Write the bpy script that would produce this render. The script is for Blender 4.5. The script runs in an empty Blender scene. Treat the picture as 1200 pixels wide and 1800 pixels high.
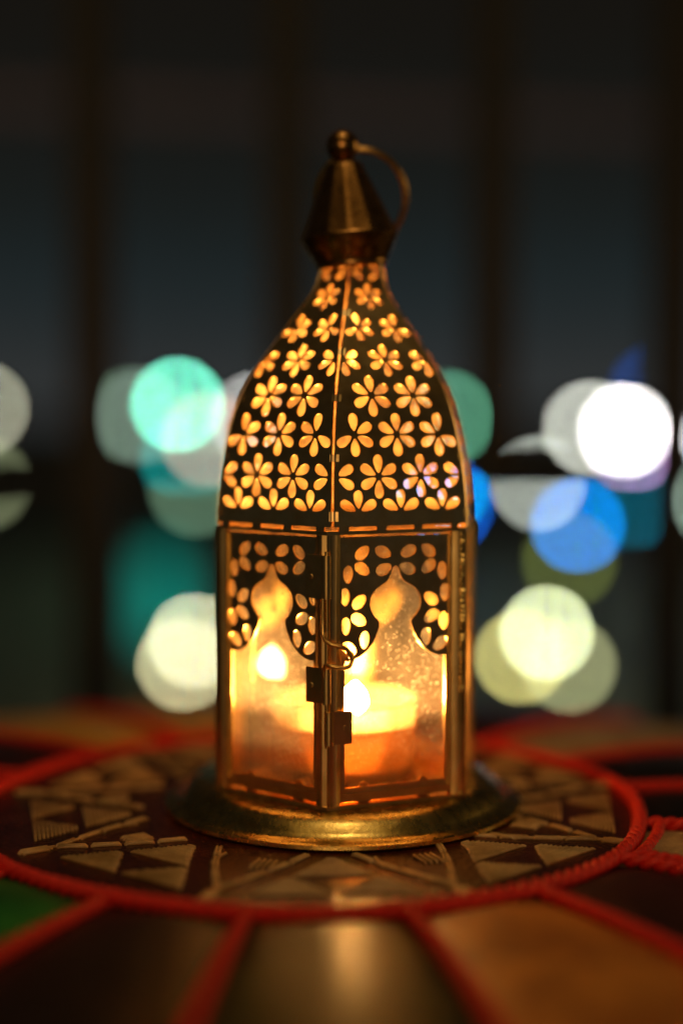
import bpy, math, random
from mathutils import Vector, Matrix
from mathutils.geometry import delaunay_2d_cdt
random.seed(7)
SC = bpy.context.scene
COL = SC.collection
rad = math.radians

# ------------------------------------------------------------------ camera
cd = bpy.data.cameras.new("camera")
cam = bpy.data.objects.new("camera", cd); COL.objects.link(cam)
cam.location = (0, -0.39, 0.104)
cam.rotation_euler = (rad(90 - 3.94), 0, 0)
cd.lens = 52.34; cd.sensor_width = 36; cd.sensor_fit = 'AUTO'
cd.clip_start = 0.01; cd.clip_end = 500
cd.dof.use_dof = True
cd.dof.focus_distance = 0.355
cd.dof.aperture_fstop = 2.28
cd.dof.aperture_ratio = 1.0
SC.camera = cam

# ------------------------------------------------------------------ night sky
W = bpy.data.worlds.new("World"); SC.world = W; W.use_nodes = True
nt = W.node_tree; nt.nodes.clear()
wo = nt.nodes.new('ShaderNodeOutputWorld'); wb = nt.nodes.new('ShaderNodeBackground')
tc = nt.nodes.new('ShaderNodeTexCoord'); sx = nt.nodes.new('ShaderNodeSeparateXYZ')
rp = nt.nodes.new('ShaderNodeValToRGB')
nt.links.new(tc.outputs['Generated'], sx.inputs[0]); nt.links.new(sx.outputs['Z'], rp.inputs['Fac'])
nt.links.new(rp.outputs['Color'], wb.inputs['Color']); nt.links.new(wb.outputs[0], wo.inputs['Surface'])
cr = rp.color_ramp
stops = [(0.0, (.034, .036, .036)), (.04, (.022, .026, .027)), (.085, (.0125, .0185, .0200)),
         (.14, (.0092, .0108, .0098)), (.25, (.0078, .0066, .005)), (1.0, (.006, .006, .006))]
cr.elements[0].position = 0; cr.elements[1].position = 1
for p, c in stops[1:-1]: cr.elements.new(p)
for e, (p, c) in zip(cr.elements, stops): e.position = p; e.color = (*c, 1)
wb.inputs['Strength'].default_value = 1.0

SC.view_settings.view_transform = 'Standard'; SC.view_settings.look = 'None'
SC.view_settings.exposure = 0; SC.view_settings.gamma = 1
SC.render.engine = 'CYCLES'
cy = SC.cycles
cy.use_denoising = True; cy.use_adaptive_sampling = False
cy.max_bounces = 14; cy.diffuse_bounces = 5; cy.glossy_bounces = 7; cy.transparent_max_bounces = 24
cy.transmission_bounces = 8
cy.sample_clamp_indirect = 6; cy.blur_glossy = 0.6
cy.caustics_reflective = True; cy.caustics_refractive = False

# ------------------------------------------------------------------ warm overhead lamp, plus added fill lights without a seen source
def area(name, loc, aim, shape, sx_, sy_, radiance, col):
    ld = bpy.data.lights.new(name, 'AREA'); ld.shape = shape; ld.size = sx_; ld.size_y = sy_
    a_ = sx_*sy_*(math.pi/4 if shape in ('DISK', 'ELLIPSE') else 1)
    ld.energy = radiance*math.pi*a_; ld.color = col
    lo = bpy.data.objects.new(name, ld); COL.objects.link(lo); lo.location = loc
    lo.rotation_euler = (Vector(aim) - Vector(loc)).to_track_quat('-Z', 'Y').to_euler()
area("room_fill", (-.10, -1.75, .34), (0, 0, .08), 'RECTANGLE', .55, .50, 4.0, (1, .62, .28))  # added warm fill from the camera side, brightens posts and cords
area("side_fill", (1.15, .38, .30), (.03, -.02, .05), 'RECTANGLE', .30, .45, 2.2, (1, .66, .24))  # added light for the right-hand post, no lamp stands there
area("ceiling_lamp", (.03, -.30, 1.45), (0, 0, 0), 'DISK', .08, .08, 75, (1, .74, .40))
area("overhead_fill", (.0, -.45, 1.5), (0, 0, 0), 'DISK', 1.2, 1.2, .40, (1, .66, .24))  # wide soft light added overhead to turn the dish golden

# ------------------------------------------------------------------ materials
def new_mat(name):
    m = bpy.data.materials.new(name); m.use_nodes = True
    n = m.node_tree; n.nodes.clear()
    o = n.nodes.new('ShaderNodeOutputMaterial')
    return m, n, o
def N(n, t, **kw):
    x = n.nodes.new(t)
    for k, v in kw.items(): setattr(x, k, v)
    return x
def noise(n, scale, detail=4, rough=.6, coord='Object', stretch=None):
    t = N(n, 'ShaderNodeTexCoord'); z = N(n, 'ShaderNodeTexNoise')
    z.inputs['Scale'].default_value = scale; z.inputs['Detail'].default_value = detail
    z.inputs['Roughness'].default_value = rough
    if stretch:
        mp = N(n, 'ShaderNodeMapping'); mp.inputs['Scale'].default_value = stretch
        n.links.new(t.outputs[coord], mp.inputs[0]); n.links.new(mp.outputs[0], z.inputs['Vector'])
    else: n.links.new(t.outputs[coord], z.inputs['Vector'])
    return z
def ramp(n, src, a, b, ca, cb):
    r = N(n, 'ShaderNodeValToRGB'); n.links.new(src, r.inputs['Fac'])
    r.color_ramp.elements[0].position = a; r.color_ramp.elements[0].color = (*ca, 1)
    r.color_ramp.elements[1].position = b; r.color_ramp.elements[1].color = (*cb, 1)
    return r
def bump(n, src, p, strength, dist):
    b = N(n, 'ShaderNodeBump'); b.inputs['Strength'].default_value = strength; b.inputs['Distance'].default_value = dist
    n.links.new(src, b.inputs['Height']); n.links.new(b.outputs[0], p.inputs['Normal'])

def brass(name, col, dark, r0, r1, bscale=400, bstr=.25, stretch=None):
    m, n, o = new_mat(name)
    p = N(n, 'ShaderNodeBsdfPrincipled'); n.links.new(p.outputs[0], o.inputs[0])
    p.inputs['Metallic'].default_value = 1
    z = noise(n, 180, 6, .65)
    c = ramp(n, z.outputs['Fac'], .32, .62, dark, col); n.links.new(c.outputs[0], p.inputs['Base Color'])
    z2 = noise(n, bscale, 5, .6, stretch=stretch)
    rr = N(n, 'ShaderNodeMapRange'); rr.inputs['To Min'].default_value = r0; rr.inputs['To Max'].default_value = r1
    n.links.new(z2.outputs['Fac'], rr.inputs['Value']); n.links.new(rr.outputs[0], p.inputs['Roughness'])
    bump(n, z2.outputs['Fac'], p, bstr, .0003)
    return m
M_SHEET = brass("stamped_brass_sheet", (.92, .66, .29), (.78, .50, .18), .24, .44, 260, .22)
M_INNER = brass("brightened_inner_brass", (.98, .78, .40), (.90, .64, .28), .42, .60, 260, .22)  # candle glow lifted by a paler, more diffuse inner colour
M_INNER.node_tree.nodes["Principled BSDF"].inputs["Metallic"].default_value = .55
M_POST = brass("polished_brass_strip", (.90, .62, .24), (.76, .47, .15), .24, .42, 300, .18, (1, 1, .12))
M_DISH = brass("worn_brass_dish", (.86, .60, .18), (.60, .38, .09), .17, .38, 350, .3)
M_CAP = brass("aged_brass_cap", (.52, .27, .085), (.36, .17, .045), .20, .36, 300, .2)
M_WIRE = brass("brass_wire", (.92, .56, .17), (.80, .46, .13), .22, .36, 300, .1)

def leather(name, col, col2, rough=.42, bs=900, b=.35, spec=.5):
    m, n, o = new_mat(name)
    p = N(n, 'ShaderNodeBsdfPrincipled'); n.links.new(p.outputs[0], o.inputs[0])
    z = noise(n, 70, 7, .7); c = ramp(n, z.outputs['Fac'], .38, .62, tuple(v*.75 for v in col2), col)
    n.links.new(c.outputs[0], p.inputs['Base Color'])
    t = N(n, 'ShaderNodeTexCoord'); v = N(n, 'ShaderNodeTexVoronoi'); v.inputs['Scale'].default_value = bs
    n.links.new(t.outputs['Object'], v.inputs['Vector'])
    z2 = noise(n, 140, 4, .6)
    ad = N(n, 'ShaderNodeMath', operation='ADD'); n.links.new(v.outputs['Distance'], ad.inputs[0]); n.links.new(z2.outputs['Fac'], ad.inputs[1])
    bump(n, ad.outputs[0], p, b, .0004)
    p.inputs['Roughness'].default_value = rough; p.inputs['Specular IOR Level'].default_value = spec
    return m
M_MED = leather("brown_leather", (.105, .019, .005), (.06, .010, .003), .24)
PET = {
    'green': leather("green_leather", (.018, .22, .032), (.012, .15, .024), .5),
    'black': leather("black_leather", (.010, .007, .006), (.006, .004, .004), .45),
    'maroon': leather("maroon_leather", (.05, .006, .006), (.03, .003, .004), .5),
    'tan': leather("tan_leather", (.55, .36, .17), (.45, .28, .12), .6),
    'brown': leather("tawny_leather", (.74, .27, .04), (.56, .18, .028), .42),
    'olive': leather("olive_leather", (.075, .075, .018), (.045, .045, .010), .30),
    'dark': leather("dark_brown_leather", (.035, .016, .008), (.022, .009, .005), .40),
    'orange': leather("ochre_leather", (.92, .46, .07), (.85, .40, .055), .5),
}
M_THREAD = leather("straw_thread", (.72, .46, .18), (.52, .30, .10), .27, 1500, .3)
def cord_mat():
    m, n, o = new_mat("red_cord")
    p = N(n, 'ShaderNodeBsdfPrincipled'); n.links.new(p.outputs[0], o.inputs[0])
    z = noise(n, 500, 4, .7); c = ramp(n, z.outputs['Fac'], .3, .7, (.66, .010, .004), (.95, .030, .008))
    n.links.new(c.outputs[0], p.inputs['Base Color']); p.inputs['Roughness'].default_value = .55
    bump(n, z.outputs['Fac'], p, .4, .0003)
    return m
M_CORD = cord_mat()

def glass_mat():
    m, n, o = new_mat("dusty_glass")
    tr = N(n, 'ShaderNodeBsdfTransparent'); tr.inputs[0].default_value = (.97, .95, .88, 1)
    gl = N(n, 'ShaderNodeBsdfGlossy'); gl.inputs['Roughness'].default_value = .04; gl.inputs[0].default_value = (1, 1, 1, 1)
    fr = N(n, 'ShaderNodeFresnel'); fr.inputs['IOR'].default_value = 1.5
    mx = N(n, 'ShaderNodeMixShader'); n.links.new(fr.outputs[0], mx.inputs[0]); n.links.new(tr.outputs[0], mx.inputs[1]); n.links.new(gl.outputs[0], mx.inputs[2])
    tl = N(n, 'ShaderNodeBsdfTranslucent'); tl.inputs[0].default_value = (.95, .85, .75, 1)
    df = N(n, 'ShaderNodeBsdfDiffuse'); df.inputs[0].default_value = (.8, .75, .7, 1)
    dd = N(n, 'ShaderNodeMixShader'); dd.inputs[0].default_value = .35
    n.links.new(tl.outputs[0], dd.inputs[1]); n.links.new(df.outputs[0], dd.inputs[2])
    # dust film, thicker in clouds, its haze also imitating glow; plus separate specks
    z = noise(n, 70, 5, .65); cl = ramp(n, z.outputs['Fac'], .38, .75, (.010,)*3, (.046,)*3)
    t = N(n, 'ShaderNodeTexCoord')
    v = N(n, 'ShaderNodeTexVoronoi'); v.inputs['Scale'].default_value = 1500; v.inputs['Randomness'].default_value = 1
    n.links.new(t.outputs['Object'], v.inputs['Vector'])
    th = N(n, 'ShaderNodeMath', operation='LESS_THAN'); th.inputs[1].default_value = .28
    n.links.new(v.outputs['Distance'], th.inputs[0])
    sel = N(n, 'ShaderNodeSeparateColor'); n.links.new(v.outputs['Color'], sel.inputs[0])
    zc = noise(n, 120, 3, .6)
    ms = N(n, 'ShaderNodeMath', operation='MULTIPLY'); ms.inputs[1].default_value = .62; n.links.new(zc.outputs['Fac'], ms.inputs[0])
    g2 = N(n, 'ShaderNodeMath', operation='LESS_THAN'); n.links.new(sel.outputs[0], g2.inputs[0]); n.links.new(ms.outputs[0], g2.inputs[1])
    s1 = N(n, 'ShaderNodeMath', operation='MULTIPLY'); n.links.new(th.outputs[0], s1.inputs[0]); n.links.new(g2.outputs[0], s1.inputs[1])
    s2 = N(n, 'ShaderNodeMath', operation='MULTIPLY'); n.links.new(s1.outputs[0], s2.inputs[0]); s2.inputs[1].default_value = .30
    f = N(n, 'ShaderNodeMath', operation='ADD', use_clamp=True); n.links.new(cl.outputs[0], f.inputs[0]); n.links.new(s2.outputs[0], f.inputs[1])
    fin = N(n, 'ShaderNodeMixShader'); n.links.new(f.outputs[0], fin.inputs[0]); n.links.new(mx.outputs[0], fin.inputs[1]); n.links.new(dd.outputs[0], fin.inputs[2])
    n.links.new(fin.outputs[0], o.inputs[0])
    return m
M_GLASS = glass_mat()

def simple(name, col, rough=.5, metal=0, emit=None, es=0, sss=None):
    m, n, o = new_mat(name)
    p = N(n, 'ShaderNodeBsdfPrincipled'); n.links.new(p.outputs[0], o.inputs[0])
    p.inputs['Base Color'].default_value = (*col, 1); p.inputs['Roughness'].default_value = rough; p.inputs['Metallic'].default_value = metal
    if sss:
        p.inputs['Subsurface Weight'].default_value = 1; p.inputs['Subsurface Radius'].default_value = sss; p.inputs['Subsurface Scale'].default_value = 1
    if emit:
        p.inputs['Emission Color'].default_value = (*emit, 1); p.inputs['Emission Strength'].default_value = es
    return m
def wax_mat():
    # molten wax: clear, tinted by depth, with a milky skin
    m, n, o = new_mat("molten_wax")
    tr = N(n, 'ShaderNodeBsdfTransparent'); tr.inputs[0].default_value = (.68, .45, .22, 1)
    p = N(n, 'ShaderNodeBsdfPrincipled'); p.inputs['Base Color'].default_value = (.80, .70, .36, 1); p.inputs['Roughness'].default_value = .12
    tl = N(n, 'ShaderNodeBsdfTranslucent'); tl.inputs[0].default_value = (.85, .45, .14, 1)
    a = N(n, 'ShaderNodeMixShader'); a.inputs[0].default_value = .5; n.links.new(p.outputs[0], a.inputs[1]); n.links.new(tl.outputs[0], a.inputs[2])
    b = N(n, 'ShaderNodeMixShader'); b.inputs[0].default_value = .48; n.links.new(tr.outputs[0], b.inputs[1]); n.links.new(a.outputs[0], b.inputs[2])
    n.links.new(b.outputs[0], o.inputs[0])
    return m
M_POOL = wax_mat()
M_WAX = simple("candle_wax", (.90, .70, .40), .45)
M_WICK = simple("burnt_wick", (.02, .015, .012), .9)
M_FLAME = simple("flame", (0, 0, 0), .5, emit=(1.0, .49, .14), es=2250)
def cup_mat():
    m, n, o = new_mat("clear_plastic_cup")
    tr = N(n, 'ShaderNodeBsdfTransparent'); tl = N(n, 'ShaderNodeBsdfTranslucent'); gl = N(n, 'ShaderNodeBsdfGlossy')
    tl.inputs[0].default_value = (.46, .31, .17, 1); gl.inputs['Roughness'].default_value = .15
    df = N(n, 'ShaderNodeBsdfDiffuse'); df.inputs[0].default_value = (.46, .32, .18, 1)
    a = N(n, 'ShaderNodeMixShader'); a.inputs[0].default_value = .30; n.links.new(tl.outputs[0], a.inputs[1]); n.links.new(df.outputs[0], a.inputs[2])
    b = N(n, 'ShaderNodeMixShader'); b.inputs[0].default_value = .62; n.links.new(tr.outputs[0], b.inputs[1]); n.links.new(a.outputs[0], b.inputs[2])
    fr = N(n, 'ShaderNodeFresnel'); c = N(n, 'ShaderNodeMixShader'); n.links.new(fr.outputs[0], c.inputs[0]); n.links.new(b.outputs[0], c.inputs[1]); n.links.new(gl.outputs[0], c.inputs[2])
    n.links.new(c.outputs[0], o.inputs[0])
    return m
M_CUP = cup_mat()
def paint(name, col, rough=.6):
    m, n, o = new_mat(name)
    p = N(n, 'ShaderNodeBsdfPrincipled'); n.links.new(p.outputs[0], o.inputs[0])
    z = noise(n, 30, 5, .6); c = ramp(n, z.outputs['Fac'], .3, .7, tuple(v*.7 for v in col), col)
    n.links.new(c.outputs[0], p.inputs['Base Color']); p.inputs['Roughness'].default_value = rough
    bump(n, z.outputs['Fac'], p, .2, .001)
    return m
M_BAR = paint("dark_painted_iron", (.006, .0055, .006), .6)
M_BEAM = paint("pale_pink_plaster", (.86, .68, .84), .8)
M_FLOOR = paint("dark_floor_tile", (.05, .045, .04), .5)
M_GROUND = paint("night_ground", (.44, .42, .25), .8)
M_POLE = paint("grey_lamp_post", (.06, .06, .06), .5)

# ------------------------------------------------------------------ mesh helpers (mm -> m)
S = .001
class MB:
    def __init__(s): s.v = []; s.f = []; s.back = set()
    def add(s, vs, fs):
        b = len(s.v); s.v += [tuple(v) for v in vs]; s.f += [tuple(i + b for i in f) for f in fs]
    def box(s, c, ax, ay, az):
        c, ax, ay, az = Vector(c), Vector(ax), Vector(ay), Vector(az)
        vs = [c + i*ax + j*ay + k*az for k in (-1, 1) for j in (-1, 1) for i in (-1, 1)]
        s.add(vs, [(0, 2, 3, 1), (4, 5, 7, 6), (0, 1, 5, 4), (2, 6, 7, 3), (0, 4, 6, 2), (1, 3, 7, 5)])
    def tube(s, pts, r, seg=8, closed=False, caps=True):
        pts = [Vector(p) for p in pts]; n = len(pts); rings = []
        rr = r if isinstance(r, (list, tuple)) else [r]*n
        up = None
        for i, p in enumerate(pts):
            a = pts[(i-1) % n] if (closed or i) else p; b = pts[(i+1) % n] if (closed or i < n-1) else p
            t = (b - a).normalized()
            if up is None:
                up = Vector((0, 0, 1)) if abs(t.z) < .9 else Vector((1, 0, 0))
            u = (up - t*up.dot(t)).normalized(); w = t.cross(u); up = u
            rings.append([p + rr[i]*(math.cos(2*math.pi*k/seg)*u + math.sin(2*math.pi*k/seg)*w) for k in range(seg)])
        vs = [v for g in rings for v in g]; fs = []
        m = n if closed else n-1
        for i in range(m):
            j = (i+1) % n
            for k in range(seg):
                l = (k+1) % seg; fs.append((i*seg+k, i*seg+l, j*seg+l, j*seg+k))
        if caps and not closed: fs += [tuple(range(seg))[::-1], tuple((n-1)*seg+k for k in range(seg))]
        s.add(vs, fs)
    def lathe(s, prof, seg=64, c=(0, 0), close_profile=False):
        n = len(prof); vs = [(c[0]+r*math.cos(2*math.pi*k/seg), c[1]+r*math.sin(2*math.pi*k/seg), z) for r, z in prof for k in range(seg)]
        fs = []
        for i in range(n if close_profile else n-1):
            j = (i+1) % n
            for k in range(seg):
                l = (k+1) % seg; fs.append((i*seg+k, i*seg+l, j*seg+l, j*seg+k))
        if not close_profile:
            if prof[0][0] > 0: fs.append(tuple(range(seg))[::-1])
            if prof[-1][0] > 0: fs.append(tuple((n-1)*seg+k for k in range(seg)))
        s.add(vs, fs)
    def prism(s, poly, z0, z1):
        n = len(poly); vs = [(x, y, z0) for x, y in poly] + [(x, y, z1) for x, y in poly]
        s.add(vs, [tuple(range(n))[::-1], tuple(range(n, 2*n))] + [(i, (i+1) % n, n+(i+1) % n, n+i) for i in range(n)])
    def ring(s, outer, inner, z0, z1):
        n = len(outer)
        vs = [(x, y, z0) for x, y in outer] + [(x, y, z0) for x, y in inner] + [(x, y, z1) for x, y in outer] + [(x, y, z1) for x, y in inner]
        fs = []
        for i in range(n):
            j = (i+1) % n
            fs += [(i, j, 2*n+j, 2*n+i), (n+j, n+i, 3*n+i, 3*n+j), (2*n+i, 2*n+j, 3*n+j, 3*n+i), (j, i, n+i, n+j)]
        s.add(vs, fs)
    def mesh(s, name, mat, smooth=False, autosmooth=None):
        me = bpy.data.meshes.new(name)
        me.from_pydata([(x*S, y*S, z*S) for x, y, z in s.v], [], s.f); me.materials.append(mat)
        if s.back:
            me.materials.append(M_INNER)
            for i in s.back: me.polygons[i].material_index = 1
        import bmesh
        bm = bmesh.new(); bm.from_mesh(me)
        bmesh.ops.remove_doubles(bm, verts=bm.verts, dist=1e-7)
        bmesh.ops.recalc_face_normals(bm, faces=bm.faces)
        if smooth:
            for f in bm.faces: f.smooth = True
            if autosmooth:
                for e in bm.edges:
                    if len(e.link_faces) == 2 and e.calc_face_angle(0) > rad(autosmooth): e.smooth = False
        bm.to_mesh(me); bm.free()
        return me
    def build(s, name, mat, parent=None, smooth=False, autosmooth=35):
        return link(name, s.mesh(name, mat, smooth, autosmooth), parent)
def link(name, me, parent=None):
    o = bpy.data.objects.new(name, me); COL.objects.link(o)
    if parent: o.parent = parent
    return o
def empty(name, label=None, cat=None, group=None, loc=(0, 0, 0)):
    o = bpy.data.objects.new(name, None); COL.objects.link(o); o.location = loc; o.empty_display_size = .01
    if label: o['label'] = label
    if cat: o['category'] = cat
    if group: o['group'] = group
    return o

# ------------------------------------------------------------------ 2D cutting: a sheet with holes
def pip(x, y, poly):
    c = False; j = len(poly)-1
    for i in range(len(poly)):
        xi, yi = poly[i]; xj, yj = poly[j]
        if (yi > y) != (yj > y) and x < (xj-xi)*(y-yi)/(yj-yi)+xi: c = not c
        j = i
    return c
def cut_sheet(outline, holes, inner=()):
    vs = []; es = []
    for poly in [outline] + holes:
        b = len(vs); vs += [Vector(p) for p in poly]; es += [(b+i, b+(i+1) % len(poly)) for i in range(len(poly))]
    vs += [Vector(p) for p in inner]
    ov, oe, of, *_ = delaunay_2d_cdt(vs, es, [], 0, 1e-6)
    boxes = [(min(p[0] for p in h), max(p[0] for p in h), min(p[1] for p in h), max(p[1] for p in h)) for h in holes]
    tris = []
    for f in of:
        cx = sum(ov[i].x for i in f)/len(f); cyy = sum(ov[i].y for i in f)/len(f)
        if not pip(cx, cyy, outline): continue
        bad = False
        for h, b in zip(holes, boxes):
            if b[0] <= cx <= b[1] and b[2] <= cyy <= b[3] and pip(cx, cyy, h): bad = True; break
        if not bad: tris.append(tuple(f))
    return [(v.x, v.y) for v in ov], tris
def sheet_solid(mb, pts2, tris, front, back):
    used = sorted({i for t in tris for i in t}); idx = {u: k for k, u in enumerate(used)}; n = len(used)
    vs = [front(*pts2[u]) for u in used] + [back(*pts2[u]) for u in used]
    fs = []; cnt = {}
    for t in tris:
        t = tuple(idx[i] for i in t)
        fs.append(t); mb.back.add(len(mb.f)+len(fs)); fs.append(tuple(n+i for i in t[::-1]))
        for k in range(len(t)):
            a, b = t[k], t[(k+1) % len(t)]
            cnt[(a, b)] = 1
    for (a, b) in cnt:
        if (b, a) not in cnt: fs.append((b, a, n+a, n+b))
    mb.add(vs, fs)
def teardrop(cx, cyy, ang, L, w, n=18, tip=.55):
    # narrow end points away from direction `ang`
    out = []; ca, sa = math.cos(ang), math.sin(ang)
    for i in range(n):
        t = 2*math.pi*i/n
        x = -math.cos(t); k = (x+1)/2
        wy = math.sin(t)*w*(tip + (1-tip)*k**.8)*1.06
        px = x*L/2
        out.append((cx + px*ca - wy*sa, cyy + px*sa + wy*ca))
    return out

# ================================================================== LANTERN
lantern = empty('lantern', 'gold brass hexagonal lantern with pierced flower roof standing on the leather pouf', 'lantern')
CX = 1.0
ANG = [-7, 53, 111, 173, 233, 293]
RAD = [36.0, 36.5, 36.6, 36.0, 35.8, 35.4]
def hexv(k=1.0, cx=CX, dr=0.0, da=0.0):
    return [(cx + (r*k+dr)*math.sin(rad(a+da)), -(r*k+dr)*math.cos(rad(a+da))) for a, r in zip(ANG, RAD)]
Z0, Z1 = 8.0, 74.0

# dish
mb = MB()
mb.lathe([(0, 5.0), (34, 5.0), (36.5, 4.6), (40, 3.0), (43.6, .9), (44.6, .3), (46.2, 0.1), (46.9, .7), (46.8, 1.6), (46.0, 2.0), (45.0, 2.0),
          (43.6, 2.6), (42.6, 3.6), (41.3, 5.2), (39.8, 6.3), (38.4, 6.9), (36.5, 7.2), (0, 7.2)], 128, (.4, 0))
mb.build('base_dish', M_DISH, lantern, True, 50)
# hex ledge between the dish and the glazed body
mb = MB(); mb.ring(hexv(1, dr=.9), hexv(1, dr=-3.0), 7.25, 8.1); mb.build('base_ledge', M_POST, lantern)
# rounded tabs turned up at the foot of each pane
for k in range(6):
    for s_ in (-.22, .22):
        (ax, ay), (bx, by) = hexv(.955)[k], hexv(.955)[(k+1) % 6]
        T = Vector((bx-ax, by-ay, 0)).normalized(); c = Vector(((ax+bx)/2, (ay+by)/2, 0)) + T*s_*36
        nn = Vector((T.y, -T.x, 0))
        mb = MB(); n = 14
        pr = [(1.55*math.cos(math.pi*i/n), 1.55*math.sin(math.pi*i/n)) for i in range(n+1)]
        f = [c + T*x + Vector((0, 0, 11.4+z)) for x, z in pr] + [c + T*1.55 + Vector((0, 0, 7.3)), c - T*1.55 + Vector((0, 0, 7.3))]
        f = f[:n+1] + [c - T*1.55 + Vector((0, 0, 7.3)), c + T*1.55 + Vector((0, 0, 7.3))]
        m_ = len(f); bk = [p - nn*.35 for p in f]
        mb.add(f+bk, [tuple(range(m_)), tuple(range(m_, 2*m_))[::-1]] + [(i, (i+1) % m_, m_+(i+1) % m_, m_+i) for i in range(m_)])
        mb.build('pane_tab', M_SHEET, lantern)

# ---- corner posts: folded strip with two raised beads
def post(k, knurl=False):
    a = rad(ANG[k]); R = RAD[k]
    d = Vector((math.sin(a), -math.cos(a), 0)); t = Vector((math.cos(a), math.sin(a), 0)); c0 = Vector((CX, 0, 0))
    prof = [(-2.75, -2.6), (-2.9, -1.35), (-2.2, -.25), (-1.75, .15), (-1.35, -.15), (-.2, -.2), (.3, .1), (.75, .25), (1.15, -.1), (2.2, -.35), (2.9, -1.35), (2.75, -2.6), (1.6, -2.4), (-1.6, -2.4)]
    mb = MB(); n = len(prof); zs = [8.1, 20, 32, 44, 56, 68, 74.0]
    vs = []
    for i, z in enumerate(zs):
        for (u, w) in prof: vs.append(c0 + d*(R + w + .05*math.sin(i*2.1+k)) + t*(u + .06*math.sin(i*1.3+k)) + Vector((0, 0, z)))
    fs = [tuple(range(n))[::-1], tuple((len(zs)-1)*n+i for i in range(n))]
    for i in range(len(zs)-1):
        for j in range(n):
            l = (j+1) % n; fs.append((i*n+j, i*n+l, (i+1)*n+l, (i+1)*n+j))
    mb.add(vs, fs)
    o = mb.build('corner_post', M_POST, lantern, True, 28)
    if knurl:
        mb = MB(); z = 72.8
        while z > 33:
            h = random.uniform(.28, .55); w = random.uniform(.55, 1.0)
            mb.box(c0 + d*(R+.12) + t*(-.9 + random.uniform(-.15, .15)) + Vector((0, 0, z)), t*w, d*random.uniform(.25, .5), Vector((random.uniform(-.1, .1), 0, h*.62)))
            z -= random.uniform(.95, 1.5)
        mb.build('knurled_strip', M_POST, o)
    return o
for k in range(6): post(k, k == 1)

# ---- side panels: cut sheet frame with an onion arch and petals, glass behind
def onion():
    hw = 13.3; zb = 12.1
    right = [(hw, zb), (hw, 43.3)]
    # scallop from shoulder to neck
    pts = [(12.2, 43.2), (10.6, 43.55), (9.0, 44.3), (7.4, 45.6), (6.0, 47.3), (5.0, 49.2), (4.3, 51.2), (4.15, 52.3)]
    bulb = [(4.6, 52.9), (5.6, 53.9), (6.4, 55.2), (6.75, 56.6), (6.6, 58.1), (6.0, 59.4), (5.0, 60.5), (3.7, 61.3), (2.5, 62.0), (1.75, 62.9), (1.25, 64.0), (.85, 65.2), (.5, 65.8), (0, 66.0)]
    right += pts + bulb
    return right + [(-x, z) for x, z in right[-2::-1]]
PETS = [(73, 180, 25, 0), (190, 181, -40, 0), (68, 288, -22, 0), (191, 280, 36, 0), (270, 312, 92, 1), (287, 450, 88, 1), (207, 486, -42, 0), (210, 597, 32, 0), (282, 633, 90, 1), (177, 725, 94, 1), (262, 774, 40, 0)]
def side_holes():
    hs = [onion()]
    for dx, y, a, v in PETS:
        x = dx/3.6*.1655; z = 76.5 - y/3.6*.1409
        L, w = (4.4, 1.28) if v else (4.3, 1.45)
        for sg in (1, -1):
            aa = a if sg == 1 else 180-a
            hs.append(teardrop(sg*x, z, rad(aa), L, w, 18, .8))
    return hs
OUT = [(-16.0, 8.6), (16.0, 8.6), (16.0, 73.4), (-16.0, 73.4)]
P2, T2 = cut_sheet(OUT, side_holes())
for k in range(6):
    (ax, ay), (bx, by) = hexv(.985)[k], hexv(.985)[(k+1) % 6]
    mid = Vector(((ax+bx)/2, (ay+by)/2, 0)); T = Vector((bx-ax, by-ay, 0)); Ls = T.length; T.normalize(); nn = Vector((T.y, -T.x, 0))
    sc_ = (Ls-3.4)/32.0
    mb = MB()
    sheet_solid(mb, P2, T2, lambda u, z: mid + T*u*sc_ + nn*.0 + Vector((0, 0, z)), lambda u, z: mid + T*u*sc_ - nn*.45 + Vector((0, 0, z)))
    sp = mb.build('side_panel', M_SHEET, lantern)
    # folded rim standing proud round the panel
    mb = MB(); W_ = 16.2*sc_
    for (u0, u1, z0, z1) in ((-W_, -W_+1.9, 8.9, 73.0), (W_-1.9, W_, 8.9, 73.0), (-W_+1.9, W_-1.9, 8.9, 10.8)):
        mb.box(mid + T*(u0+u1)/2 + nn*.32 + Vector((0, 0, (z0+z1)/2)), T*(u1-u0)/2, nn*.31, Vector((0, 0, (z1-z0)/2)))
    mb.build('panel_rim', M_POST, sp)
    mb = MB(); gp = mid - nn*1.1
    mb.box(gp + Vector((0, 0, 40.8)), T*15.6*sc_, nn*.4, Vector((0, 0, 32.2)))
    mb.build('glass_pane', M_GLASS, sp)

# ---- top band
mb = MB(); mb.ring(hexv(1, dr=.5), hexv(1, dr=-1.8), 74.0, 74.9); mb.build('top_band', M_POST, lantern)

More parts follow.
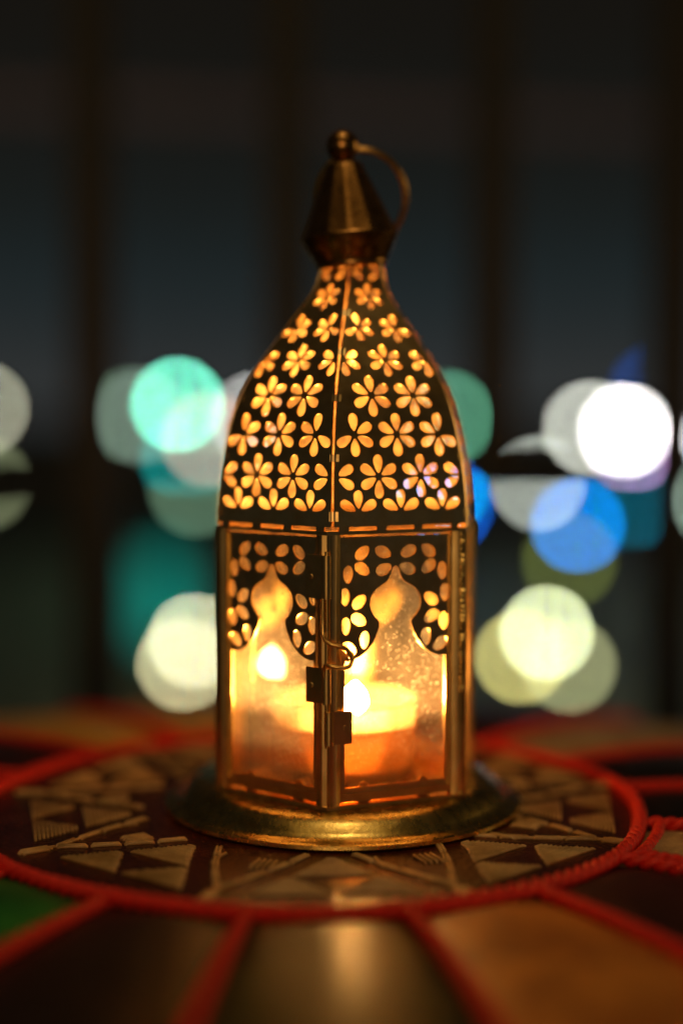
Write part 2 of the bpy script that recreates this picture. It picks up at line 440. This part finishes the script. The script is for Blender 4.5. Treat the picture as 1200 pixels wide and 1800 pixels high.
# ---- roof
KP = [(75.9, 1.015), (79, 1.01), (86, .992), (92, .965), (98.4, .925), (103.5, .882), (108.3, .828), (114.2, .733), (119.5, .623), (124.3, .518), (129, .416), (132.5, .337), (135, .297), (138, .267), (141.8, .243)]
def cat(xs, ys, x):
    for i in range(len(xs)-1):
        if x <= xs[i+1] or i == len(xs)-2:
            h = xs[i+1]-xs[i]; t = (x-xs[i])/h
            def m(j):
                if j == 0: return (ys[1]-ys[0])/(xs[1]-xs[0])
                if j == len(xs)-1: return (ys[-1]-ys[-2])/(xs[-1]-xs[-2])
                return (ys[j+1]-ys[j-1])/(xs[j+1]-xs[j-1])
            a, b = m(i)*h, m(i+1)*h
            return (2*t**3-3*t*t+1)*ys[i] + (t**3-2*t*t+t)*a + (-2*t**3+3*t*t)*ys[i+1] + (t**3-t*t)*b
KZ = [p[0] for p in KP]; KR = [p[1] for p in KP]
def kz(z): return cat(KZ, KR, z)
def cxz(z): return CX + 1.8*max(0, (z-90)/50)**2
# arc length along the middle of a panel
ZS = []; SS = []; s_acc = 0; z = KZ[0]; pk = None
while z < KZ[-1]+1e-6:
    k = kz(z)*36*.866
    if pk is not None: s_acc += math.hypot(.25, k-pk)
    ZS.append(z); SS.append(s_acc); pk = k; z += .25
def s2z(s):
    s = min(max(s, 0), SS[-1]); lo, hi = 0, len(SS)-1
    while hi-lo > 1:
        m = (lo+hi)//2
        if SS[m] <= s: lo = m
        else: hi = m
    t = (s-SS[lo])/(SS[hi]-SS[lo]); return ZS[lo]+t*(ZS[hi]-ZS[lo])
def z2s(z):
    i = min(int((z-KZ[0])/.25), len(SS)-2); t = (z-ZS[i])/.25; return SS[i]+t*(SS[i+1]-SS[i])
SMAX = SS[-1]
def hw(s): return 18.0*kz(s2z(s)) - .42
GAPS = [z2s(v) for v in (78.5, 92.5, 107.0, 118.5)]      # where the seam tabs close the slit
nrow = 56
left = [(-hw(SMAX*i/nrow), SMAX*i/nrow) for i in range(nrow+1)]; right = [(hw(SMAX*i/nrow), SMAX*i/nrow) for i in range(nrow+1)]
outline = right + left[::-1]
holes = []
rows = [(79.3, 0, (90, 29, 151)), (87.8, 1, None), (97.9, 0, None), (107.4, 1, None), (116.2, 0, None), (124.4, 1, None), (132.4, 0, None), (139.0, 1, None)]
AU = 11.3
for zc, odd, only in rows:
    s0 = z2s(zc); shrink = 1 if zc < 112 else .88 if zc < 120 else .8 if zc < 130 else .72
    for i in range(-3, 4):
        u0 = (i + (.5 if odd else 0))*AU*(1 if zc < 120 else .9 if zc < 128 else .75)
        for a in (90, 29, -29, -90, -151, 151):
            if only and a not in only: continue
            cu = u0 + 3.12*shrink*math.cos(rad(a)); cs = s0 + 3.12*shrink*math.sin(rad(a))
            if cs < 1.5 or cs > SMAX-1.2: continue
            if abs(cu) > hw(cs) - 1.75*shrink: continue
            h = teardrop(cu, cs, rad(a), 4.4*shrink, 1.48*shrink, 18, .40)
            if all(abs(x) < hw(min(max(y, 0), SMAX))-.4 and .4 < y < SMAX-.4 for x, y in h): holes.append(h)
inner = []
for i in range(1, nrow):
    s_ = SMAX*i/nrow; w = hw(s_); m = int(w/2.2)
    for j in range(-m, m+1):
        u = j*2.2
        if abs(u) > w-.8: continue
        if any(abs(u-sum(p[0] for p in h)/len(h)) < 2.6 and abs(s_-sum(p[1] for p in h)/len(h)) < 2.6 for h in holes): continue
        inner.append((u, s_))
RP, RT = cut_sheet(outline, holes, inner)
for k in range(6):
    base = hexv(1, cx=0, da=2)
    A = Vector((*base[k], 0)); B = Vector((*base[(k+1) % 6], 0)); M_ = (A+B)/2; T = (B-A); fac = T.length/36.0; T.normalize()
    def surf(u, s, off=0.0):
        z = s2z(s); kk = kz(z); e = .3
        p = M_*kk + T*u*fac + Vector((cxz(z), 0, z))
        za, zb = max(z-e, KZ[0]), min(z+e, KZ[-1])
        dp = M_*(kz(zb)-kz(za)) + Vector((cxz(zb)-cxz(za), 0, zb-za))
        nn = T.cross(dp).normalized()
        if nn.dot(M_) < 0: nn = -nn
        return p + nn*off
    mb = MB(); sheet_solid(mb, RP, RT, lambda u, s: surf(u, s, 0), lambda u, s: surf(u, s, -.4))
    mb.build('roof_panel', M_SHEET, lantern, True, 30)
    # seam tabs bridging the slit at this panel's right edge
    for sg in GAPS + [z2s(128.5)]:
        mb = MB(); q = surf(hw(sg)+.4/1, sg, -.62); d = Vector((q.x - cxz(s2z(sg)), q.y, 0)).normalized(); t = Vector((-d.y, d.x, 0))
        up = (surf(hw(sg+.8)+.4, sg+.8, -.32) - surf(hw(sg-.8)+.4, max(sg-.8, 0), -.32)).normalized()
        mb.box(q, t*1.1, d*.16, up*random.uniform(.7, 1.2)); mb.build('seam_tab', M_SHEET, lantern)
    # feet of the roof panel resting on the band
    for u in (-15.2, -5.2, 4.6, 14.6):
        mb = MB(); q = surf(u, 0.2, -.3); mb.box((q.x, q.y, 75.45), T*random.uniform(.9, 1.5), T.cross(Vector((0, 0, 1)))*.25, Vector((0, 0, .56)))
        mb.build('roof_foot', M_SHEET, lantern)

# ---- collar, cone, ball, ring
FX = 2.75
tilt = Matrix.Translation((FX, 0, 141)) @ Matrix.Rotation(rad(-4.6), 4, 'Y')
def tilted(mb_):
    mb_.v = [tuple(tilt @ Vector((x, y, z))) for x, y, z in mb_.v]; return mb_
mb = MB(); mb.lathe([(8.3, -.6), (8.9, -.5), (9.3, .2), (9.2, .7), (9.6, 1.5), (11.2, 4.6), (12.4, 7.0), (12.6, 7.6), (12.2, 8.1), (11.7, 8.2), (11.0, 7.0), (8.5, 1.5)], 48, close_profile=True)
tilted(mb).build('collar', M_CAP, lantern, True, 40)
mb = MB()      # cone of a dozen soft flutes
seg = 72; prof = [(12.3, 8.1), (12.0, 8.7), (10.6, 12), (8.6, 17), (6.4, 22), (5.0, 25.3), (4.3, 26.4), (3.0, 27.0), (2.0, 27.6)]
vs = []
for r, z in prof:
    for k in range(seg):
        fl = 1 - .035*abs(math.sin(6*2*math.pi*k/seg))*(1 if z < 26 else 0)
        vs.append((r*fl*math.cos(2*math.pi*k/seg), r*fl*math.sin(2*math.pi*k/seg), z))
fs = [(i*seg+k, i*seg+(k+1) % seg, (i+1)*seg+(k+1) % seg, (i+1)*seg+k) for i in range(len(prof)-1) for k in range(seg)]
fs += [tuple(range(seg))[::-1], tuple((len(prof)-1)*seg+k for k in range(seg))]
mb.add(vs, fs); tilted(mb).build('finial_cone', M_CAP, lantern, True, 50)
mb = MB(); mb.lathe([(2.0, 26.6), (2.3, 27.4)] + [(4.25*math.cos(rad(a)), 30.9 + 4.25*math.sin(rad(a))) for a in range(-52, 90, 8)] + [(0.001, 35.15)], 48)
tilted(mb).build('finial_ball', M_CAP, lantern, True, 60)
mb = MB(); rc = Vector((5.2, 6.2, 159.3)); e1 = Vector((1, .05, 0)).normalized(); e2 = Vector((0, -.45, .893)).normalized()
mb.tube([rc + 11.6*(math.cos(2*math.pi*i/64)*e1 + 1.13*math.sin(2*math.pi*i/64)*e2) for i in range(64)], .88, 10, closed=True)
mb.build('carry_ring', M_WIRE, lantern, True, 80)

# ---- hinges and latch on the front post
a = rad(ANG[0]); d0 = Vector((math.sin(a), -math.cos(a), 0)); t0 = Vector((math.cos(a), math.sin(a), 0)); P0 = Vector((CX, 0, 0)) + d0*RAD[0]
tl_ = Vector((hexv()[5][0]-hexv()[0][0], hexv()[5][1]-hexv()[0][1], 0)).normalized()
tr_ = Vector((hexv()[1][0]-hexv()[0][0], hexv()[1][1]-hexv()[0][1], 0)).normalized()
def hinge(z0, z1, side, off):
    mb = MB(); zc = Vector((0, 0, (z0+z1)/2)); hz = Vector((0, 0, (z1-z0)/2)); c = P0 + d0*.9 + t0*off
    n = 20; R = 1.15
    mb.tube([c + Vector((0, 0, z0)), c + Vector((0, 0, (z0+z1)/2)), c + Vector((0, 0, z1))], R, n)
    tt = tl_ if side < 0 else tr_; nn = Vector((tt.y, -tt.x, 0)); nn = nn if nn.dot(d0) > 0 else -nn
    mb.box(P0 + tt*3.1 + nn*.95 + t0*off*.6 + zc, tt*2.5, nn*.22, hz)
    mb.tube([P0 + tt*4.0 + nn*1.1 + zc, P0 + tt*4.0 + nn*1.45 + zc], [.75, .45], 10)
    return mb.build('hinge_plate', M_POST, lantern, True, 40)
hinge(58.8, 69.3, -1, -.1); hinge(33.4, 42.0, -1, -.1); hinge(23.4, 31.5, 1, .5)
mb = MB(); c = P0 + d0*.75 - t0*.0
mb.tube([c + Vector((0, 0, 22.6)), c + Vector((0, 0, 45)), c + Vector((0, 0, 70.2))], .55, 12); mb.build('hinge_pin', M_WIRE, lantern, True, 50)
mb = MB(); c = P0 + d0*1.5
hook = [(-.9, .0, 59), (-.9, .2, 53), (-.8, .5, 50.2), (-.1, .9, 48.9), (1.2, 1.2, 48.2), (3.4, .9, 47.7), (4.9, .4, 47.0), (5.9, .1, 45.5), (6.2, .0, 44.2), (5.6, .2, 42.9), (4.4, .8, 42.5), (2.6, 1.2, 42.7), (.8, 1.2, 43.1), (-.2, .8, 43.0), (-.6, .4, 42.2), (-.6, .2, 40)]
hs = []
for i in range(len(hook)-1):
    p, q = Vector(hook[i]), Vector(hook[i+1])
    for j in range(3): hs.append(p.lerp(q, j/3))
hs.append(Vector(hook[-1]))
mb.tube([c + t0*p.x + d0*p.y + Vector((0, 0, p.z)) for p in hs], .5, 10); mb.build('latch_hook', M_WIRE, lantern, True, 60)
mb = MB(); q = P0 + tr_*6.0 + Vector((0, 0, 45.0)) + d0*.9
mb.tube([q, q + d0*.9], [1.0, .7], 12); mb.build('latch_stud', M_WIRE, lantern, True, 50)

# ================================================================== TEA LIGHT
tea = empty('tea_light', 'lit tea light in a clear cup glowing inside the brass lantern', 'candle', loc=(.0008, 0, .0078))
mb = MB(); mb.lathe([(0, 0), (17.2, 0), (18.4, .8), (18.7, 2.0), (18.9, 12.6), (19.2, 13.0), (19.2, 14.2), (18.95, 14.6), (19.0, 19.6), (19.35, 20.2), (19.1, 20.5), (18.5, 20.1), (18.35, 14.5), (18.25, 2.2), (17.4, 1.2), (0, .9)], 96)
mb.build('cup', M_CUP, tea, True, 40)
mb = MB(); mb.lathe([(0, 1.1), (17.2, 1.3), (18.0, 2.4), (18.1, 4.2), (17.0, 4.6), (0, 4.0)], 96)
mb.build('wax', M_WAX, tea, True, 50)
mb = MB(); mb.lathe([(0, 13.7), (17.0, 13.9), (18.15, 14.5), (18.15, 14.8), (17.0, 14.3), (0, 14.1)], 96)
mb.build('molten_wax', M_POOL, tea, True, 50)
mb = MB(); mb.tube([(2.2, 0, 13.5), (2.3, 0, 15.4), (2.5, .2, 17.0), (2.7, .3, 18.0)], .45, 8); mb.build('wick', M_WICK, tea, True)
mb = MB(); mb.lathe([(0.001, 16.2), (1.5, 16.6), (2.5, 17.8), (2.85, 19.3), (2.5, 20.8), (1.7, 22.0), (.7, 23.2), (.001, 23.9)], 24, (2.7, .3)); mb.build('flame', M_FLAME, tea, True, 80)

# ================================================================== POUF
pouf = empty('leather_pouf', 'round patchwork leather pouf with red corded seams and straw embroidery under the lantern', 'pouf')
PC = (-9.0, -4.0)
def zprof(r):
    if r < 95: return 0.0
    if r < 195: return -(r-95)**2/900.
    z1_ = -(100)**2/900.; sl = -2*100/900.
    t = r-195; return z1_ + sl*t - t*t/90.
def pp(r, adeg, dz=0.0): return Vector((PC[0] + r*math.cos(rad(adeg)), PC[1] + r*math.sin(rad(adeg)), zprof(r) + dz))
mb = MB(); mb.lathe([(0, -.02)] + [(r, -.02 - (.5 if r > 84 else 0)) for r in (20, 40, 60, 75, 83, 85.5)] + [(85.5, -6), (0, -6)], 120, PC)
mb.build('medallion', M_MED, pouf, True, 40)
nodes = [-140, -118, -97, -75, -54, -33, -12, 11, 33, 54, 76, 97, 118, 138, 160, 181, 200, 220]
cols = ['green', 'dark', 'olive', 'brown', 'maroon', 'tan', 'black', 'black', 'tan', 'maroon', 'brown', 'orange', 'orange', 'maroon', 'black', 'brown', 'green']
R0, R1 = 85.5, 240.0
for i in range(len(nodes)-1):
    a0, a1 = nodes[i], nodes[i+1]
    mb = MB(); nr, na = 26, 12; vs = []
    for ir in range(nr+1):
        r = R0 + (R1-R0)*(ir/nr)
        for ia in range(na+1):
            u = ia/na; e = math.sin(math.pi*u)**.6*min(1, (r-R0)/9.0)**.6
            vs.append(pp(r, a0+(a1-a0)*u, -1.7 + 3.0*e))
    fs = [(p*(na+1)+q, p*(na+1)+q+1, (p+1)*(na+1)+q+1, (p+1)*(na+1)+q) for p in range(nr) for q in range(na)]
    mb.add(vs, fs); o = mb.build('leather_patch', PET[cols[i]], pouf, True, 80)
    o['label'] = {'tan': 'pale tan', 'dark': 'dark brown', 'olive': 'dark olive', 'orange': 'ochre', 'brown': 'tawny brown'}.get(cols[i], cols[i]) + ' leather wedge patch'
mb = MB(); ze = zprof(R1)
mb.lathe([(R1-.5, ze-1.5), (R1+8, ze-14), (R1+12, -80), (R1+6, -150), (R1-12, -195), (0, -198)], 120, PC); mb.build('side_wall', PET['dark'], pouf, True, 60)

def cord(pts, R=1.05, off=1.0, pitch=7.0, closed=False, seg=6):
    # two strands twisted round each other along a smooth path
    P = [Vector(p) for p in pts]; L = [0]
    n = len(P)
    for i in range(1, n + (1 if closed else 0)): L.append(L[-1] + (P[i % n]-P[i-1]).length)
    tot = L[-1]; turns = round(tot/pitch) if closed else tot/pitch
    m = int(tot/.62); out = ([], [])
    for j in range(m + (0 if closed else 1)):
        s = tot*j/m; i = 0
        lo, hi = 0, len(L)-1
        while hi-lo > 1:
            md = (lo+hi)//2
            if L[md] <= s: lo = md
            else: hi = md
        p, q = P[lo], P[(lo+1) % n]; t = (s-L[lo])/max(L[lo+1]-L[lo], 1e-9)
        c = p.lerp(q, t); tg = (q-p).normalized(); sd = tg.cross(Vector((0, 0, 1))).normalized(); up = sd.cross(tg)
        ph = 2*math.pi*turns*s/tot
        for b in (0, 1):
            w = ph + math.pi*b; out[b].append(c + off*(math.cos(w)*sd + math.sin(w)*up))
    mb = MB()
    for b in (0, 1): mb.tube(out[b], R, seg, closed=closed)
    return mb
ringp = [pp(86.2 + .5*math.sin(7*a*.0174), a, .6) for a in range(0, 360, 2)]
cord(ringp, 1.02, 1.02, 6.9, True).build('seam_cord', M_CORD, pouf, True, 80)
for i, a in enumerate(nodes[:-1]):
    bend = random.uniform(-2.5, 2.5)
    pts = [pp(r, a + bend*((r-88)/100)**2, .35) for r in range(88, 236, 4)]
    cord(pts, 1.0, .95, 6.9).build('seam_cord', M_CORD, pouf, True, 80)
# doubled cord along the pale patch on the right
for dr in (3.4,):
    cord([pp(87.2+dr, a, .5) for a in range(-33, -11, 2)], .9, .75, 4.6).build('seam_cord', M_CORD, pouf, True, 80)
cord([pp(r, -31.0 + .012*(r-90), .6) for r in range(90, 200, 4)], 1.1, .9, 5.4).build('seam_cord', M_CORD, pouf, True, 80)

# ---- straw embroidery
def clip_line(poly, p, d):
    ts = []
    for i in range(len(poly)):
        a_, b_ = Vector(poly[i]), Vector(poly[(i+1) % len(poly)]); e = b_-a_
        den = d.x*e.y - d.y*e.x
        if abs(den) < 1e-9: continue
        w = a_-p; t = (w.x*e.y - w.y*e.x)/den; u = (w.x*d.y - w.y*d.x)/den
        if 0 <= u < 1: ts.append(t)
    ts.sort(); return list(zip(ts[::2], ts[1::2]))
def satin(mb, poly, dirv, step=1.0, r=.47, tf=None):
    d = Vector(dirv).normalized(); nrm = Vector((-d.y, d.x)); ds = [Vector(p).dot(nrm) for p in poly]
    s = min(ds)+step*.5
    while s < max(ds):
        for t0_, t1_ in clip_line(poly, nrm*s, d):
            if t1_-t0_ < 1.0: continue
            j = random.uniform(-.25, .25)
            pa = nrm*s + d*(t0_+j); pb = nrm*s + d*(t1_+j); hgt = random.uniform(.22, .38)
            q = [tf(pa, -.15)] + [tf(pa.lerp(pb, f), hgt) for f in (.06, .3, .5, .7, .94)] + [tf(pb, -.15)]
            mb.tube(q, [r*.75] + [r]*5 + [r*.75], 6)
        s += step
def strap(mb, p, q, w, tf, parts=3, sag=0):
    # long laid stitches, end to end
    p, q = Vector(p), Vector(q); d = (q-p); n = Vector((-d.y, d.x)).normalized()
    for i in range(parts):
        a_ = p + d*(i/parts + .015); b_ = p + d*((i+1)/parts - .015)
        for o_ in ((-.33*w, .33*w) if w > 1.2 else (0,)):
            rr = w*.36 if w > 1.2 else w*.5
            q_ = []
            for f in (0, .08, .35, .65, .92, 1):
                g = (i+f)/parts; q_.append(tf(a_.lerp(b_, f) + n*(o_ + sag*math.sin(math.pi*g)), -.2 if f in (0, 1) else .3))
            mb.tube(q_, [rr*.7, rr, rr, rr, rr, rr*.7], 6)
for k in range(9):
    al = -87 + 40*k
    def tf(p, h, al=al):      # local (tangent, radius) -> pouf top
        c, s = math.cos(rad(al)), math.sin(rad(al)); t, r = p[0], p[1]
        return Vector((PC[0]+4 + r*c - t*s*1.0, PC[1]+2.5 + r*s + t*c, h))
    mb = MB()
    satin(mb, [(-9.6, 62.6), (0, 49.5), (9.6, 62.6)], (1, 0), tf=tf)
    satin(mb, [(-19.5, 75.5), (-10.2, 63.4), (-.6, 75.5)], (1, 0), tf=tf)
    satin(mb, [(.6, 75.5), (10.2, 63.4), (19.5, 75.5)], (1, 0), tf=tf)
    mb.build('triangle_stitching', M_THREAD, pouf, True, 80)
    mb = MB(); nx, ny = 28.0*.98, 71.0      # node between this motif and the next, in local frame
    nd = Vector((math.sin(rad(20))*75, math.cos(rad(20))*75)); nl = Vector((-nd.x, nd.y))
    strap(mb, nd, (5.0, 46.5), 1.35, tf, 4, -.8); strap(mb, nl, (-5.0, 46.5), 1.35, tf, 4, .8)
    mb.build('laid_strap', M_THREAD, pouf, True, 80)
    mb = MB(); c = nd.normalized(); tt = Vector((c.y, -c.x))
    satin(mb, [c*74.5 + tt*-.4, c*78 + tt*1.8, c*83.5 + tt*1.6, c*84.5, c*83.5 - tt*1.6, c*78 - tt*1.8], (c.x, c.y), .85, .45, tf)
    mb.build('leaf_stitching', M_THREAD, pouf, True, 80)
    mb = MB(); nn2 = Vector((math.sin(rad(20)), math.cos(rad(20)))); t2 = Vector((nn2.y, -nn2.x))
    strap(mb, nn2*50 + t2*-7.5, nn2*57 + t2*-8.6, .9, tf, 1); strap(mb, nn2*57 + t2*-8.6, nn2*63 + t2*-5.6, .9, tf, 1); strap(mb, nn2*63 + t2*-5.6, nn2*71 + t2*-1.5, .9, tf, 1)
    for o_ in (1.5, 2.9, 4.3, 5.7): strap(mb, nn2*52 + t2*o_, nn2*59 + t2*(o_*1.02), .8, tf, 1)
    mb.build('zigzag_stitching', M_THREAD, pouf, True, 80)

# ================================================================== GRILLE, FLOOR, GROUND
S = 1.0
grille = empty('window_grille', 'dark iron window grille with upright bars behind the pouf', 'grille', loc=(0, .427, 0))
for x in (-.3475, -.241, -.1351, -.029, .0819, .181, .289, .396):
    zb = .066 if x == .0819 else -.2
    mb = MB(); mb.box((x, 0, (1.3+zb)/2), (.0122, 0, 0), (0, .006, 0), (0, 0, (1.3-zb)/2)); mb.build('bar', M_BAR, grille)
mb = MB(); mb.box((0, .0085, .066), (.52, 0, .0072), (0, .0022, 0), (0, 0, .0036)); mb.build('rail', M_BAR, grille)
beam = empty('cross_beam', 'faint pinkish horizontal beam high up behind the grille bars', 'beam', loc=(0, 2.6, .682))
mb = MB(); mb.box((0, 0, 0), (2.8, 0, -.106), (0, .03, 0), (0, 0, .020)); mb.build('beam_body', M_BEAM, beam)
mb = MB(); mb.box((0, -.1, -.26), (2.5, 0, 0), (0, .55, 0), (0, 0, .06)); o = mb.build('balcony_floor', M_FLOOR); o['kind'] = 'structure'
mb = MB(); mb.add([(-250, -20, -2.9), (250, -20, -2.9), (250, 400, -2.9), (-250, 400, -2.9)], [(0, 1, 2, 3)]); o = mb.build('ground', M_GROUND); o['kind'] = 'structure'

# ================================================================== LAMPS in the night beyond
LAMPS = [
    (-5.796, 23.67, 0.120, 0.165, (5.48, 5.48, 3.88), 'pale grey blurred street lamp at the far left edge of the view'),
    (-4.815, 19.59, -0.889, 0.199, (1.08, 1.24, 0.65), 'dim olive lamp low at the far left edge'),
    (-4.161, 29.67, -0.013, 0.298, (0.98, 1.69, 1.09), 'faint sage lamp half cut by the left grille bar'),
    (-3.507, 25.66, -0.027, 0.258, (0.87, 1.20, 0.98), 'faint grey-green lamp just left of the bright mint lamp'),
    (-2.421, 21.67, 0.177, 0.143, (4.09, 20.47, 13.82), 'bright mint green lamp left of the lantern roof'),
    (-1.583, 27.66, -0.080, 0.214, (5.55, 5.55, 5.18), 'soft white lamp partly hidden behind the left roof edge'),
    (-1.886, 20.63, -0.314, 0.177, (4.53, 2.42, 1.66), 'salmon pink lamp under the mint green lamp'),
    (-1.851, 18.59, -0.912, 0.189, (0.75, 1.40, 0.86), 'dim green lamp left of the lantern top band'),
    (-2.579, 24.61, -0.737, 0.229, (0.00, 2.04, 1.91), 'dim teal lamp showing under the pink lamp'),
    (-1.479, 14.49, -2.225, 0.103, (11.41, 10.96, 6.85), 'bright cream garden lamp left of the lantern body'),
    (-1.487, 13.48, -2.283, 0.096, (9.59, 8.67, 4.57), 'beige garden lamp overlapped by the bright cream lamp'),
    (1.909, 26.66, -0.053, 0.227, (0.91, 3.35, 1.98), 'green lamp right behind the lantern roof shoulder'),
    (1.538, 22.58, -1.143, 0.176, (0.00, 4.44, 9.24), 'cyan lamp peeping out right of the lantern roof foot'),
    (1.687, 23.56, -1.435, 0.183, (0.00, 1.47, 8.26), 'deep blue lamp right behind the lantern top band'),
    (3.806, 19.64, -0.180, 0.130, (32.83, 31.57, 30.31), 'brightest white lamp on the right'),
    (4.175, 24.65, -0.203, 0.182, (9.17, 9.57, 8.15), 'pale grey lamp left of the brightest white lamp'),
    (5.629, 28.63, -0.595, 0.233, (5.03, 2.85, 6.04), 'mauve lamp behind the brightest white lamp'),
    (6.961, 32.71, 0.478, 0.378, (0.00, 0.16, 0.90), 'dim navy blue lamp above right of the white lamp'),
    (2.900, 21.59, -0.988, 0.168, (5.49, 6.04, 5.13), 'grey half lamp cut off flat along its top by the rail'),
    (2.854, 17.56, -1.291, 0.131, (0.00, 3.48, 12.29), 'strong blue lamp below the brightest white lamp'),
    (2.598, 16.53, -1.615, 0.156, (0.77, 0.96, 0.19), 'dim olive yellow lamp under the strong blue lamp'),
    (1.926, 13.50, -1.995, 0.091, (16.89, 18.94, 10.75), 'bright pale yellow garden lamp right of the lantern'),
    (1.565, 12.49, -2.053, 0.089, (9.59, 8.67, 2.74), 'khaki garden lamp left behind the pale yellow lamp'),
    (2.293, 14.47, -2.471, 0.126, (3.36, 3.51, 1.68), 'faint grey-olive lamp right behind the pale yellow lamp'),
    (5.441, 20.63, -0.298, 0.152, (16.20, 16.20, 16.20), 'white lamp cut by the right edge of the view'),
    (6.089, 23.57, -1.362, 0.202, (2.73, 3.79, 3.03), 'greenish grey lamp low at the right edge'),
    (5.136, 25.56, -1.484, 0.258, (0.00, 0.65, 0.98), 'dark teal lamp right of the strong blue lamp'),
]
for x, y, z, r, c, lab in LAMPS:
    zg = -2.9
    r, c = r*.52, [v/.52**2 for v in c]
    L = empty('globe_lamp', lab, 'lamp', 'lamps in the night beyond the grille', (x, y, zg))
    mx = max(c); em = simple('lamp_glow', (0, 0, 0), .5, emit=tuple(v/mx for v in c), es=mx)
    h = z-zg
    mb = MB(); mb.lathe([(.001, h-r)] + [(r*math.cos(rad(a_)), h + r*math.sin(rad(a_))) for a_ in range(-80, 81, 10)] + [(.001, h+r)], 32)
    mb.build('globe', em, L, True, 80)
    mb = MB(); mb.lathe([(.09, 0), (.09, .25), (.05, .3), (.04, h-r-.08), (.07, h-r-.07), (.07, h-r+.005)], 12); mb.build('post', M_POLE, L, True, 40)
# glowing panel added for a soft teal glow in the background
tglow = empty('teal_glow_panel', 'glowing teal panel left of the lantern body', 'glow panel', loc=(-1.08, 8.55, -2.9))
mb = MB(); mb.box((0, 0, 1.85), (.10, 0, 0), (0, .02, 0), (0, 0, .27)); mb.build('panel', simple('teal_panel', (.02, .1, .09), .5, emit=(0, .55, .42), es=.60), tglow)
mb = MB(); mb.box((0, .08, .85), (.05, 0, 0), (0, .05, 0), (0, 0, .85)); mb.build('post', M_POLE, tglow)
